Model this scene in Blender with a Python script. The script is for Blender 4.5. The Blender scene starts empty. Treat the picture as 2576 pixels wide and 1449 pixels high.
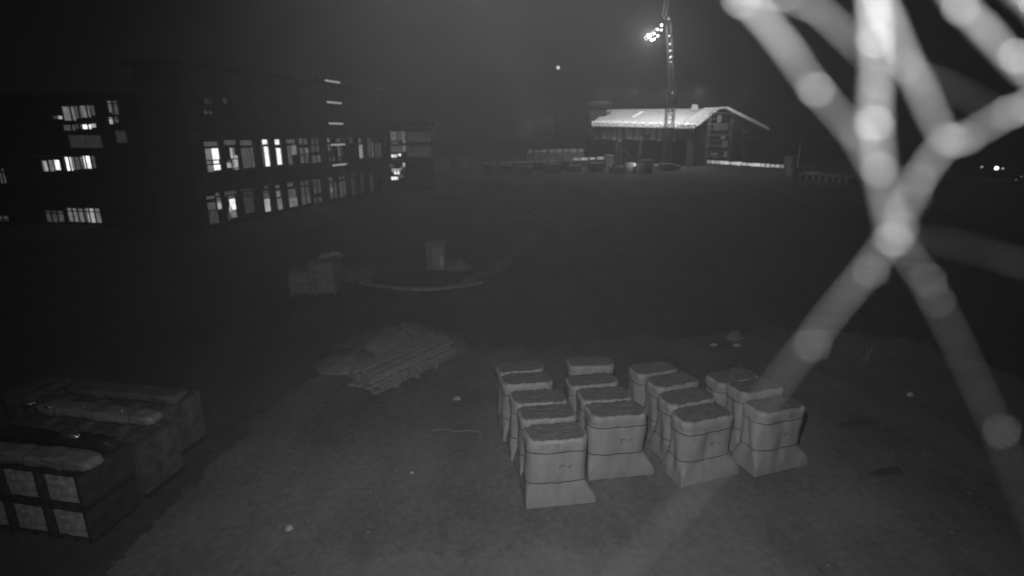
import bpy, bmesh, math, random
from mathutils import Vector, Matrix, noise
R = math.radians
random.seed(7)
S = bpy.context.scene
COL = S.collection

# ------------------------------------------------------------------ camera, sky, lights, exposure
F = 1370.5                      # focal length in pixels of a 2576 px wide frame
PITCH = math.atan((724.5 - 333) / F)
CAM = Vector((0, 0, 6.0))
cd = bpy.data.cameras.new('camera')
cam = bpy.data.objects.new('camera', cd); COL.objects.link(cam)
cam.location = CAM
cam.rotation_euler = (math.pi / 2 - PITCH, 0, 0)
cd.sensor_width = 36; cd.lens = 36 * F / 2576
cd.clip_start = 0.01; cd.clip_end = 3000
cd.dof.use_dof = True; cd.dof.focus_distance = 5.5
cd.dof.aperture_fstop = 0.95; cd.dof.aperture_ratio = 0.9
S.camera = cam
S.cycles.use_denoising = True
S.cycles.volume_bounces = 0
S.cycles.max_bounces = 4
S.view_settings.view_transform = 'Standard'; S.view_settings.look = 'None'
S.view_settings.exposure = 0; S.view_settings.gamma = 1

w = bpy.data.worlds.new('World'); S.world = w; w.use_nodes = True
N = w.node_tree.nodes; L = w.node_tree.links; N.clear()
wo = N.new('ShaderNodeOutputWorld'); bg = N.new('ShaderNodeBackground')
sky = N.new('ShaderNodeTexSky'); sky.sky_type = 'NISHITA'; sky.sun_disc = False
sky.sun_elevation = R(1); sky.sun_rotation = R(200)
bw = N.new('ShaderNodeRGBToBW'); L.new(sky.outputs[0], bw.inputs[0])
mu = N.new('ShaderNodeMath'); mu.operation = 'MULTIPLY'; mu.inputs[1].default_value = 0.05
L.new(bw.outputs[0], mu.inputs[0])
tc = N.new('ShaderNodeTexCoord')
ns = N.new('ShaderNodeTexNoise'); ns.inputs['Scale'].default_value = 1.6; ns.inputs['Detail'].default_value = 3
L.new(tc.outputs['Generated'], ns.inputs['Vector'])
mr = N.new('ShaderNodeMapRange'); mr.inputs[1].default_value = .3; mr.inputs[2].default_value = .75
mr.inputs[3].default_value = .0006; mr.inputs[4].default_value = .0018
L.new(ns.outputs[0], mr.inputs[0])
ad = N.new('ShaderNodeMath'); ad.operation = 'ADD'
L.new(mu.outputs[0], ad.inputs[0]); L.new(mr.outputs[0], ad.inputs[1])
L.new(ad.outputs[0], bg.inputs['Color']); bg.inputs['Strength'].default_value = 1.0
L.new(bg.outputs[0], wo.inputs[0])
mu.inputs[1].default_value = 0.0002

def lamp(name, kind, loc, target, energy, **k):
    l = bpy.data.lights.new(name, kind); l.energy = energy
    for a, b in k.items(): setattr(l, a, b)
    o = bpy.data.objects.new(name, l); COL.objects.link(o); o.location = loc
    if target is not None:
        o.rotation_euler = (Vector(target) - Vector(loc)).to_track_quat('-Z', 'Y').to_euler()
    return o
# the surveillance camera's own infrared illuminator: a wide flood for the yard, and an added point lamp that lights the web
lamp('infrared_flood', 'SPOT', (-.05, 0.55, 6.42), (.7, 12.0, 1.7), 1500, spot_size=R(114), spot_blend=1.0, shadow_soft_size=.03)
lamp('web_fill_lamp', 'POINT', (0.23, 0.17, 6.28), None, 46, shadow_soft_size=.01)
moon = lamp('moon', 'SUN', (0, 0, 60), (10, 30, 0), 0.012, angle=R(10))

# ------------------------------------------------------------------ pixel -> place (pixels of the 2576 wide frame)
def ray(px, py):
    u = (px - 1288) / F; v = (py - 724.5) / F; s, c = math.sin(PITCH), math.cos(PITCH)
    return Vector((u, c - v * s, -s - v * c))
def G(px, py, z=0.0):
    d = ray(px, py); return CAM + d * ((z - CAM.z) / d.z)
def AY(px, py, Y):
    d = ray(px, py); return CAM + d * (Y / d.y)

# ------------------------------------------------------------------ materials
MATS = {}
def mat(name, val, rough=.85, var=0.0, scale=4, spec=.3, emit=0, bump=0, stretch=None, metal=0, coord='Object'):
    if name in MATS: return MATS[name]
    m = bpy.data.materials.new(name); m.use_nodes = True; MATS[name] = m
    n = m.node_tree.nodes; l = m.node_tree.links; b = n['Principled BSDF']
    b.inputs['Base Color'].default_value = (val, val, val, 1)
    b.inputs['Roughness'].default_value = rough; b.inputs['Specular IOR Level'].default_value = spec
    b.inputs['Metallic'].default_value = metal
    if emit:
        b.inputs['Emission Color'].default_value = (1, 1, 1, 1); b.inputs['Emission Strength'].default_value = emit
    if var or bump:
        t = n.new('ShaderNodeTexCoord'); mp = n.new('ShaderNodeMapping')
        l.new(t.outputs[coord], mp.inputs[0])
        if stretch: mp.inputs['Scale'].default_value = stretch
        x = n.new('ShaderNodeTexNoise'); x.inputs['Scale'].default_value = scale; x.inputs['Detail'].default_value = 6
        l.new(mp.outputs[0], x.inputs['Vector'])
        r = n.new('ShaderNodeMapRange'); r.inputs[1].default_value = .3; r.inputs[2].default_value = .7
        base = emit if emit else val
        r.inputs[3].default_value = base * (1 - var); r.inputs[4].default_value = base * (1 + var)
        l.new(x.outputs[0], r.inputs[0])
        if emit: l.new(r.outputs[0], b.inputs['Emission Strength'])
        else: l.new(r.outputs[0], b.inputs['Base Color'])
        if bump:
            bp = n.new('ShaderNodeBump'); bp.inputs['Strength'].default_value = 1; bp.inputs['Distance'].default_value = bump
            l.new(x.outputs[0], bp.inputs['Height']); l.new(bp.outputs[0], b.inputs['Normal'])
    return m
def ground_mat(name, lo, hi, sc):
    m = bpy.data.materials.new(name); m.use_nodes = True
    n = m.node_tree.nodes; l = m.node_tree.links; b = n['Principled BSDF']
    b.inputs['Roughness'].default_value = .95; b.inputs['Specular IOR Level'].default_value = .1
    t = n.new('ShaderNodeTexCoord'); prev = None
    for s_, wgt, st in ((sc * .09, .45, (1, 1, 1)), (sc * .5, .3, (1, .35, 1)), (sc * 5, .25, (1, 1, 1))):
        mp = n.new('ShaderNodeMapping'); mp.inputs['Scale'].default_value = st; mp.inputs['Rotation'].default_value = (0, 0, .5 * s_)
        l.new(t.outputs['Object'], mp.inputs[0])
        x = n.new('ShaderNodeTexNoise'); x.inputs['Scale'].default_value = s_; x.inputs['Detail'].default_value = 8
        x.inputs['Roughness'].default_value = .6
        l.new(mp.outputs[0], x.inputs['Vector'])
        a = n.new('ShaderNodeMath'); a.operation = 'MULTIPLY_ADD'; a.inputs[1].default_value = wgt; a.inputs[2].default_value = 0
        l.new(x.outputs[0], a.inputs[0])
        if prev: l.new(prev.outputs[0], a.inputs[2])
        prev = a
    r = n.new('ShaderNodeMapRange'); r.inputs[1].default_value = .40; r.inputs[2].default_value = .60
    r.inputs[3].default_value = lo; r.inputs[4].default_value = hi
    l.new(prev.outputs[0], r.inputs[0]); l.new(r.outputs[0], b.inputs['Base Color'])
    bp = n.new('ShaderNodeBump'); bp.inputs['Distance'].default_value = .04
    l.new(prev.outputs[0], bp.inputs['Height']); l.new(bp.outputs[0], b.inputs['Normal'])
    return m

# ------------------------------------------------------------------ mesh helpers
def setp(o, label=None, cat=None, group=None, kind=None):
    for k, v in (('label', label), ('category', cat), ('group', group), ('kind', kind)):
        if v: o[k] = v
    return o
def world_of(o):
    v = Vector((0, 0, 0))
    while o: v += o.location; o = o.parent
    return v
def empty(name, loc, label, cat, group=None, rz=0):
    o = bpy.data.objects.new(name, None); COL.objects.link(o); o.location = loc; o.rotation_euler = (0, 0, rz)
    o.empty_display_size = .3
    return setp(o, label, cat, group)
class MB:
    def __init__(s): s.bm = bmesh.new()
    def face(s, pts, mi=0):
        f = s.bm.faces.new([s.bm.verts.new(p) for p in pts]); f.material_index = mi; return f
    def box(s, c, size, M=None, mi=0):
        hx, hy, hz = size[0] / 2, size[1] / 2, size[2] / 2
        c = Vector(c); vs = []
        for dz in (-hz, hz):
            for dx, dy in ((-hx, -hy), (hx, -hy), (hx, hy), (-hx, hy)):
                p = Vector((dx, dy, dz))
                if M: p = M @ p
                vs.append(s.bm.verts.new(c + p))
        for q in ((3, 2, 1, 0), (4, 5, 6, 7), (0, 1, 5, 4), (1, 2, 6, 5), (2, 3, 7, 6), (3, 0, 4, 7)):
            s.bm.faces.new([vs[i] for i in q]).material_index = mi
        return s
    def hull8(s, bot, top):
        vs = [s.bm.verts.new(p) for p in list(bot) + list(top)]; n = len(bot)
        s.bm.faces.new(list(reversed(vs[:n]))); s.bm.faces.new(vs[n:])
        for i in range(n):
            j = (i + 1) % n; s.bm.faces.new((vs[i], vs[j], vs[n + j], vs[n + i]))
        return s
    def bar(s, a, b, r, n=6, r2=None):
        a = Vector(a); b = Vector(b); d = b - a
        if d.length < 1e-6: return s
        q = d.to_track_quat('Z', 'Y').to_matrix(); r2 = r if r2 is None else r2
        A = [s.bm.verts.new(a + q @ Vector((math.cos(2 * math.pi * i / n) * r, math.sin(2 * math.pi * i / n) * r, 0))) for i in range(n)]
        B = [s.bm.verts.new(b + q @ Vector((math.cos(2 * math.pi * i / n) * r2, math.sin(2 * math.pi * i / n) * r2, 0))) for i in range(n)]
        s.bm.faces.new(list(reversed(A))); s.bm.faces.new(B)
        for i in range(n):
            j = (i + 1) % n; s.bm.faces.new((A[i], A[j], B[j], B[i]))
        return s
    def tube(s, pts, rad, n=8):
        pts = [Vector(p) for p in pts]; rings = []
        for i, p in enumerate(pts):
            d = (pts[min(i + 1, len(pts) - 1)] - pts[max(i - 1, 0)]).normalized()
            q = d.to_track_quat('Z', 'Y').to_matrix(); r = rad[i] if hasattr(rad, '__len__') else rad
            rings.append([s.bm.verts.new(p + q @ Vector((math.cos(2 * math.pi * k / n) * r, math.sin(2 * math.pi * k / n) * r, 0))) for k in range(n)])
        for a, b in zip(rings, rings[1:]):
            for k in range(n): s.bm.faces.new((a[k], a[(k + 1) % n], b[(k + 1) % n], b[k]))
        s.bm.faces.new(list(reversed(rings[0]))); s.bm.faces.new(rings[-1])
        return s
    def loft(s, rings, cap=True):
        R_ = [[s.bm.verts.new(p) for p in r] for r in rings]
        for a, b in zip(R_, R_[1:]):
            n = len(a)
            for k in range(n): s.bm.faces.new((a[k], a[(k + 1) % n], b[(k + 1) % n], b[k]))
        if cap: s.bm.faces.new(list(reversed(R_[0]))); s.bm.faces.new(R_[-1])
        return s
    def ball(s, c, r, seg=12):
        bmesh.ops.create_uvsphere(s.bm, u_segments=seg, v_segments=seg // 2 + 2, radius=r, matrix=Matrix.Translation(c)); return s
    def build(s, name, m, parent=None, origin=None, smooth=False):
        """vertices are in world space; origin becomes the object's own origin (the parent's when there is one)"""
        org = Vector(origin) if origin is not None else (world_of(parent) if parent else Vector((0, 0, 0)))
        bmesh.ops.translate(s.bm, verts=s.bm.verts, vec=-org)
        me = bpy.data.meshes.new(name); s.bm.normal_update(); s.bm.to_mesh(me); s.bm.free()
        for x in (m if isinstance(m, (list, tuple)) else [m]): me.materials.append(x)
        if smooth:
            for f in me.polygons: f.use_smooth = True
        o = bpy.data.objects.new(name, me); COL.objects.link(o)
        if parent: o.parent = parent; o.location = org - world_of(parent)
        else: o.location = org
        return o
def kids(o): return [c for c in bpy.data.objects if c.parent == o]
def copy_tree(o, parent=None):
    c = o.copy(); COL.objects.link(c)
    if parent: c.parent = parent
    for ch in kids(o): copy_tree(ch, c)
    return c

# ------------------------------------------------------------------ ground
def hz(x, y):
    return -.10 + .05 * noise.noise(Vector((x * .25, y * .25, 0))) + .035 * noise.noise(Vector((x * .9, y * .9, 3))) + .07
soil = ground_mat('soil', .075, .15, 1.0)
gravel_m = ground_mat('gravel', .115, .26, 1.6)
def axis(a, b, st, far0, far1, k=1.18):
    v = []; x = a
    while x < b + 1e-6: v.append(x); x += st
    st2 = st; x = v[-1]
    while x < far1: st2 *= k; x += st2; v.append(x)
    st2 = st; x = a
    while x > far0: st2 *= k; x -= st2; v.insert(0, x)
    return v
XS = axis(-16, 20, .3, -600, 600); YS = axis(2, 26, .3, -8, 640)
bm = bmesh.new(); V = [[bm.verts.new((x, y, hz(x, y))) for x in XS] for y in YS]
for j in range(len(YS) - 1):
    for i in range(len(XS) - 1): bm.faces.new((V[j][i], V[j][i + 1], V[j + 1][i + 1], V[j + 1][i]))
mb = MB(); mb.bm.free(); mb.bm = bm
setp(mb.build('ground', soil, smooth=True), kind='structure')
poly = yard_poly = [G(*q) for q in ((150, 1560), (400, 1330), (560, 1130), (690, 1010), (850, 905), (1150, 872), (1500, 860), (2000, 822), (2300, 850), (2700, 1000), (2900, 1560))]
def inside(x, y):
    c = False; n = len(poly)
    for i in range(n):
        a, b = poly[i], poly[(i + 1) % n]
        if (a.y > y) != (b.y > y) and x < (b.x - a.x) * (y - a.y) / (b.y - a.y) + a.x: c = not c
    return c
st = .06; vv = {}; mb = MB()
def gv(i, j):
    if (i, j) not in vv:
        x, y = i * st, j * st; vv[(i, j)] = mb.bm.verts.new((x, y, hz(x, y) + .012))
    return vv[(i, j)]
for i in range(int(-14 / st), int(18 / st)):
    for j in range(int(3.2 / st), int(18 / st)):
        x, y = (i + .5) * st, (j + .5) * st
        q = .5 * noise.noise(Vector((x * .8, y * .8, 9))) + .14 * noise.noise(Vector((x * 12, y * 12, 4))) + .3 * noise.noise(Vector((x * 3, y * 3, 2)))
        if inside(x + q, y + q): mb.face_ = mb.bm.faces.new((gv(i, j), gv(i + 1, j), gv(i + 1, j + 1), gv(i, j + 1)))
setp(mb.build('gravel_yard', gravel_m, smooth=True), kind='structure')
# paler trodden sand nearest the camera
poly = [G(*q) for q in ((640, 1560), (760, 1372), (900, 1392), (1100, 1402), (1400, 1380), (1620, 1392), (1800, 1330), (1900, 1420), (1950, 1560))]
mb = MB(); vv = {}; st = .05
def gv(i, j):
    if (i, j) not in vv:
        x, y = i * st, j * st; vv[(i, j)] = mb.bm.verts.new((x, y, hz(x, y) + .018))
    return vv[(i, j)]
for i in range(int(-6 / st), int(6 / st)):
    for j in range(int(4 / st), int(8 / st)):
        x, y = (i + .5) * st, (j + .5) * st
        q = .35 * noise.noise(Vector((x * 1.1, y * 1.1, 9))) + .15 * noise.noise(Vector((x * 5, y * 5, 2))) + .3 * noise.noise(Vector((x * 11, y * 11, 2)))
        if inside(x + q, y + q): mb.bm.faces.new((gv(i, j), gv(i + 1, j), gv(i + 1, j + 1), gv(i, j + 1)))
setp(mb.build('sand_strip', ground_mat('sand', .155, .26, 1.6), smooth=True), kind='structure')
# loose stones
poly = yard_poly
mb = MB()
for k in range(700):
    x = random.uniform(-7, 8); y = random.uniform(4.2, 14)
    if not inside(x, y): continue
    r = random.choice((.008, .01, .012, .016, .03)) * random.uniform(.7, 1.3)
    bmesh.ops.create_icosphere(mb.bm, subdivisions=1, radius=r, matrix=Matrix.Translation((x, y, hz(x, y) + .012 + r * .3)) @ Matrix.Diagonal((1, random.uniform(.6, 1), .6, 1)))
setp(mb.build('loose_stones', mat('stone', .19, var=.4, scale=20)), 'small loose stones scattered over the gravel yard', 'stones', kind='stuff')

def mound(name, cx, cy, rx, ry, h, label, seed=0, m=None, rot=0, cat='soil heap'):
    mb = MB(); n = 36; rings = 12; prev = None
    cr, sr = math.cos(rot), math.sin(rot)
    for k in range(rings + 1):
        t = k / rings; ring = []
        for i in range(n):
            a = 2 * math.pi * i / n
            f = 1 + .25 * noise.noise(Vector((math.cos(a) * 1.5, math.sin(a) * 1.5, seed)))
            x, y = rx * t * f * math.cos(a), ry * t * f * math.sin(a)
            x, y = x * cr - y * sr, x * sr + y * cr
            z = h * (1 - t * t) ** 1.4
            z *= 1 + .4 * noise.noise(Vector((x * 1.1 + seed, y * 1.1, 1))) + (.28 if cat == 'rubble heap' else .12) * noise.noise(Vector((x * 4, y * 4, seed)))
            if k == rings: z = -.15
            ring.append(mb.bm.verts.new((cx + x, cy + y, z)))
        if prev:
            for i in range(n): mb.bm.faces.new((prev[i], ring[i], ring[(i + 1) % n], prev[(i + 1) % n]))
        prev = ring
    bmesh.ops.remove_doubles(mb.bm, verts=mb.bm.verts, dist=1e-4)
    o = mb.build(name, m or soil, origin=(cx, cy, 0), smooth=True); setp(o, label, cat); return o
a = G(830, 527); mound('soil_heap', a.x, a.y - 1, 2.2, 1.6, .7, 'long low soil heap in front of the row of lit ground floor windows', 1, gravel_m)
a = G(1295, 548); mound('soil_heap', a.x, a.y, 2.2, 1.6, .7, 'low soil heap far out in the middle of the dark site', 2, gravel_m)
a = G(985, 912); mound('soil_heap', a.x, a.y + 1.3, 2.2, 1.6, .55, 'rough pale heap of rubble right behind the timber stack', 3, gravel_m, cat='rubble heap')
a = G(880, 925); mound('soil_heap', a.x, a.y + .4, 1.2, 1.0, .28, 'flat spread of rubble left of the timber stack', 4, gravel_m, cat='rubble heap')
a = G(1850, 850); mound('soil_heap', a.x, a.y + .1, .35, .22, .22, 'small clod heap behind the rightmost column of wrapped pallets', 5, gravel_m)

# excavation rim: a curved kerb and the pit's earth bank
mb = MB(); pts = []
ctrl = [(905, 712), (960, 722), (1060, 729), (1150, 722), (1215, 712)]
cp = [G(*q) for q in ctrl]
def smooth_path(cp, n=10):
    out = []
    for i in range(len(cp) - 1):
        p0 = cp[max(i - 1, 0)]; p1 = cp[i]; p2 = cp[i + 1]; p3 = cp[min(i + 2, len(cp) - 1)]
        for k in range(n):
            t = k / n
            out.append(.5 * ((2 * p1) + (p2 - p0) * t + (2 * p0 - 5 * p1 + 4 * p2 - p3) * t * t + (3 * p1 - p0 - 3 * p2 + p3) * t ** 3))
    out.append(cp[-1]); return out
path = smooth_path(cp)
mb.loft([[p + Vector((dx, dy, dz)) for dx, dy, dz in ((0, -.08, -.1), (0, .08, -.1), (0, .08, .09), (0, -.08, .09))] for p in path])
setp(mb.build('kerb_edging', mat('kerb_concrete', .26, var=.25, scale=3), origin=path[0]), 'curved pale edging strip lying across the dark mid ground', 'edging')
cp = [G(*q) for q in ((1180, 712), (1260, 668), (1320, 610), (1400, 560))]
path = smooth_path(cp); mb = MB()
mb.loft([[p + Vector((math.cos(a) * .5, 0, -.1 + .28 * math.sin(a) * (1 + .4 * noise.noise(p * .8 + Vector((a, 0, 0)))))) for a in (math.pi, math.pi * .75, math.pi * .5, math.pi * .25, 0)] + [p + Vector((0, 0, -.4))] for p in path])
setp(mb.build('earth_bank', gravel_m, origin=path[0], smooth=True), 'low earth bank curving away to the right of the pale edging', 'earth bank')

# ------------------------------------------------------------------ film wrapped pallets (the main group)
def film_mat():
    m = bpy.data.materials.new('wrapping_film'); m.use_nodes = True
    n = m.node_tree.nodes; l = m.node_tree.links; b = n['Principled BSDF']
    t = n.new('ShaderNodeTexCoord')
    oi = n.new('ShaderNodeObjectInfo')
    add = n.new('ShaderNodeVectorMath'); add.operation = 'ADD'
    l.new(t.outputs['Object'], add.inputs[0]); 
    cmb = n.new('ShaderNodeCombineXYZ'); sc = n.new('ShaderNodeMath'); sc.operation = 'MULTIPLY'; sc.inputs[1].default_value = 50
    l.new(oi.outputs['Random'], sc.inputs[0]); l.new(sc.outputs[0], cmb.inputs[0]); l.new(cmb.outputs[0], add.inputs[1])
    mp = n.new('ShaderNodeMapping'); mp.inputs['Scale'].default_value = (1, 1, .35); l.new(add.outputs[0], mp.inputs[0])
    x = n.new('ShaderNodeTexNoise'); x.inputs['Scale'].default_value = 6; x.inputs['Detail'].default_value = 5
    l.new(mp.outputs[0], x.inputs['Vector'])
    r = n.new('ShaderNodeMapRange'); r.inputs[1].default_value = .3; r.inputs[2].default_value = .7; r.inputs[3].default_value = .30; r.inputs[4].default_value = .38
    l.new(x.outputs[0], r.inputs[0]); l.new(r.outputs[0], b.inputs['Base Color'])
    bp = n.new('ShaderNodeBump'); bp.inputs['Distance'].default_value = .012; l.new(x.outputs[0], bp.inputs['Height']); l.new(bp.outputs[0], b.inputs['Normal'])
    b.inputs['Roughness'].default_value = .5; b.inputs['Specular IOR Level'].default_value = .35
    return m
film = film_mat()
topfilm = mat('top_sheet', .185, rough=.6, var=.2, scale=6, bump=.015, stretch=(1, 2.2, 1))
strap_m = mat('strap', .05, rough=.5)
wood = mat('pallet_wood', .28, var=.25, scale=9, stretch=(.3, 3, 3))
ink = mat('ink', .2, rough=.6, var=.2)
def rrect(x0, x1, y0, y1, r, z, n=8, wob=0, seed=0):
    out = []
    for cx, cy, a0 in ((x1 - r, y1 - r, 0), (x0 + r, y1 - r, 90), (x0 + r, y0 + r, 180), (x1 - r, y0 + r, 270)):
        for k in range(n):
            a = R(a0 + 90 * k / (n - 1)); out.append(Vector((cx + r * math.cos(a), cy + r * math.sin(a), z)))
    # subdivide straight runs so that the film can pucker
    res = []
    for i, p in enumerate(out):
        q = out[(i + 1) % len(out)]; res.append(p.copy())
        if i % n == n - 1:
            for k in range(1, 12): res.append(p.lerp(q, k / 12))
    if wob:
        c = Vector(((x0 + x1) / 2, (y0 + y1) / 2, z))
        for i, p in enumerate(res):
            d = (p - c); d.z = 0; d.normalize()
            p += d * wob * noise.noise(Vector((p.x * 6, p.y * 6, z * 2.2 + seed * 7)))
    return res
def make_stack(seed):
    r = random.Random(seed)
    root = empty('wrapped_pallet', (0, 0, 0), 'x', 'pallet')
    W, D_ = .6, .31
    x0, x1, y0, y1 = -.585, .435, -.285, .285
    H = 1.25
    # pallet: deck boards and blocks
    mb = MB()
    for k in range(5): mb.box((0, -D_ + .05 + k * .13, .128), (1.19, .095, .02))
    for bx in (-.54, 0, .54):
        for by in (-.25, 0, .25): mb.box((bx, by, .07), (.1, .09, .09))
        mb.box((bx, 0, .0125), (.1, .6, .022))
    mb.build('pallet', wood, root)
    # film body over the load, flaring out to the pallet's right end
    rg = []
    prof = [(0.035, 1.0, .012), (.09, 1.0, .012), (.15, .97, .02), (.22, .78, .05), (.30, .52, .09), (.38, .25, .14), (.46, .04, .17), (.50, 0, .18),
            (.62, 0, .18), (.8, 0, .18), (.98, 0, .18), (1.03, 0, .18), (1.1, -.0, .18), (1.17, 0, .18), (1.21, .0, .18)]
    for z, f, rad in prof:
        a = x0 + (-W - x0 - .006) * f; b = x1 + (W + .006 - x1) * f; c = y0 + (-D_ - .012 - y0) * f; d = y1 + (D_ + .012 - y1) * f
        rg.append(rrect(a, b, c, d, rad, z, wob=(.05 if .55 < z < 1.05 else .035) if z > .12 else .008, seed=seed))
    mb = MB(); mb.loft(rg, cap=False)
    body = mb.build('film_cover', film, root, smooth=True)
    # top sheet: puckered rim turned over the top edge, sagging top
    rg = []
    for z, ins, wob in ((1.10, -.012, .02), (1.15, -.016, .03), (1.20, -.014, .04), (1.235, -.002, .03), (1.25, .03, .02)):
        ring = rrect(x0 + ins, x1 - ins, y0 + ins, y1 - ins, .18 - max(ins, 0) * .5, z, wob=wob, seed=seed + 3)
        for p in ring:
            t = math.atan2(p.y, p.x)
            p.z += .014 * math.sin(p.x * 44 + seed) * (1 if z < 1.24 else .5) + (.02 * noise.noise(Vector((p.x * 7, p.y * 7, seed))))
        rg.append(ring)
    mb = MB(); mb.loft(rg, cap=False); 
    mb.build('film_rim', film, root, smooth=True)
    mb = MB(); last = None; n = 10
    base = rrect(x0 + .03, x1 - .03, y0 + .03, y1 - .03, .165, 1.25, wob=.02, seed=seed + 3)
    cx, cy = (x0 + x1) / 2, 0
    rings = []
    for k in range(n + 1):
        t = 1 - k / n * .98; ring = []
        for p in base:
            q = Vector((cx + (p.x - cx) * t, cy + (p.y - cy) * t, 0))
            q.z = 1.247 + .03 * (1 - t) * noise.noise(Vector((q.x * 4, q.y * 9, seed))) + .018 * noise.noise(Vector((q.x * 12, q.y * 22, seed * 2))) * (1 - t * .6)
            ring.append(q)
        rings.append(ring)
    mb.loft(rings, cap=False); mb.bm.faces.new(mb.bm.verts[-len(base):] if False else [v for v in list(mb.bm.verts)[-len(base):]])
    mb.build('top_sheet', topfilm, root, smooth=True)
    for z in (.50 + r.uniform(-.015, .03), 1.045 + r.uniform(-.03, .01)):
        a = rrect(x0 - .004, x1 + .004, y0 - .004, y1 + .004, .183, z - .008, wob=.035, seed=seed)
        b = rrect(x0 - .004, x1 + .004, y0 - .004, y1 + .004, .183, z + .008, wob=.035, seed=seed)
        off = [(p - Vector((cx, 0, p.z))).normalized() * .02 for p in a]
        mb = MB(); mb.loft([[p + o for p, o in zip(a, off)], [p + o for p, o in zip(b, off)]], cap=False)
        mb.build('strap', strap_m, root, smooth=True)
    # faint printed marks on the front
    mb = MB(); yy = y0 - .032
    for (cx_, cz_, sx, sz, an) in ((-.02 + r.uniform(-.03, .03), .80, .11, .02, .1), (-.05, .765, .05, .022, .0), (.10, .77, .05, .022, -.5), (.14, .79, .02, .05, -.4)):
        mb.box((cx_, yy + .012, cz_), (sx, .004, sz), Matrix.Rotation(an, 3, 'Y'))
    mb.build('printed_mark', ink, root)
    return root
protos = [make_stack(s) for s in (1, 2, 3, 4, 5, 6)]
pl = []
def col(base0, base1, deltas, name):
    b0, b1 = Vector(base0), Vector(base1); d = (b1 - b0).normalized(); yaw = math.atan2(d.y, d.x)
    nrm = Vector((-d.y, d.x)); c = (b0 + b1) / 2 + nrm * .32
    for k, (dx, dy) in enumerate(deltas): pl.append((c.x + dx, c.y + dy, yaw, name, k, len(deltas)))
col((.23, 7.66), (1.42, 7.85), ((0, 0), (-.09, .71), (-.23, 1.37), (-.40, 2.04), (-.51, 2.72)), 'leftmost')
col((1.39, 8.43), (2.57, 8.63), ((0, 0), (-.11, .67), (-.21, 1.33), (-.19, 2.07)), 'second from left')
col((2.97, 8.22), (4.15, 8.62), ((0, 0), (-.06, .72), (-.15, 1.38), (-.38, 2.02)), 'third from left')
col((4.39, 8.51), (5.56, 8.92), ((0, 0), (-.06, .69), (-.21, 1.38)), 'rightmost')
ordn = ['front', 'second', 'third', 'fourth', 'fifth']
for i, (x, y, yaw, cn, k, n) in enumerate(pl):
    o = protos[i] if i < 6 else copy_tree(protos[(i * 5 + k) % 6])
    j = random.Random(i)
    o.location = (x, y, -.03); o.rotation_euler = (R(j.uniform(-1.1, 1.1)), R(j.uniform(-1.5, 1.5)), yaw + R(j.uniform(-2.5, 2.5)) * (k > 0))
    s = j.uniform(.95, 1.03) if k else 1.0
    o.scale = (j.uniform(.97, 1.03), j.uniform(.97, 1.02), s)
    pos = 'front' if k == 0 else ('rearmost' if k == n - 1 else ordn[k])
    o['label'] = f'film wrapped pallet with strapped load, {pos} one of the {cn} column'.replace('second one', 'second from front') .replace('third one', 'third from front').replace('fourth one', 'fourth from front')
    o['group'] = 'film wrapped pallets standing in columns'
    o['category'] = 'pallet'

# ------------------------------------------------------------------ timber stack
a = G(942, 1003); b = G(1146, 903); d = (b - a); d.z = 0; Lh = d.length; d.normalize(); n_ = Vector((-d.y, d.x, 0))
c0 = a + d * Lh / 2 + n_ * .45
root = empty('timber_stack', (c0.x, c0.y, 0), 'stack of pale boards on bearers in front of the rubble heap', 'timber stack')
M = Matrix.Rotation(math.atan2(d.y, d.x), 3, 'Z'); rr = random.Random(5)
mb = MB()
for t in (-.7, 0, .7): mb.box(c0 + d * t + Vector((0, 0, .03)), (.09, .9, .09), M)
mb.build('bearer', wood, root)
board = mat('boards', .25, var=.3, scale=5, stretch=(.4, 3, 3))
for k in range(5):
    mb = MB(); z = .11 + k * .102
    for q in range(6):
        off = d * rr.uniform(-.14, .14) + n_ * (-.38 + q * .15 + rr.uniform(-.01, .01))
        mb.box(c0 + off + Vector((0, 0, z + rr.uniform(-.006, .006))), (Lh * rr.uniform(.93, 1.02), .146, .078), M @ Matrix.Rotation(R(rr.uniform(-.8, .8)), 3, 'Z'))
    for t in (-.75, .05, .72): mb.box(c0 + d * (t + rr.uniform(-.05, .05)) + Vector((0, 0, z + .05)), (.05, .9, .03), M)
    mb.build('board_layer', board, root)
for k in range(3):
    mb = MB(); mb.box(c0 + d * rr.uniform(-.1, .1) + n_ * (-.2 + .25 * k) + Vector((0, 0, .59)), (Lh * .95, .2, .03), M @ Matrix.Rotation(R(rr.uniform(-4, 4)), 3, 'Z'))
    mb.build('loose_board', board, root)

# ------------------------------------------------------------------ litter and small things
def scrap(name, px, py, r, label, cat, val, h=.5, flat=False, seed=0):
    p = G(px, py); mb = MB(); rr = random.Random(seed)
    ring = []
    n = 11
    for z, f in ((0, 1), (h * .4, .85), (h, .45)):
        ring.append([Vector((p.x + math.cos(2 * math.pi * i / n) * r * f * (1 + .35 * noise.noise(Vector((i * 1.7, z * 9, seed)))), p.y + math.sin(2 * math.pi * i / n) * r * f * .7 * (1 + .35 * noise.noise(Vector((i * 1.3, z * 9, seed + 5)))), z - .04 + r * .2 * noise.noise(Vector((i, z, seed))))) for i in range(n)])
    mb.loft(ring)
    o = mb.build(name, mat('scrap_%d' % int(val * 100), val, var=.2, scale=15, rough=.6), origin=(p.x, p.y, 0), smooth=True); setp(o, label, cat); return o
scrap('crumpled_bag', 727, 1328, .085, 'crumpled pale bag lying alone on the gravel at lower left', 'bag', .42, .09, seed=1)
scrap('crumpled_bag', 1150, 1001, .11, 'flattened pale bag lying between the timber stack and the wrapped pallets', 'bag', .34, .08, seed=2)
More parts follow.
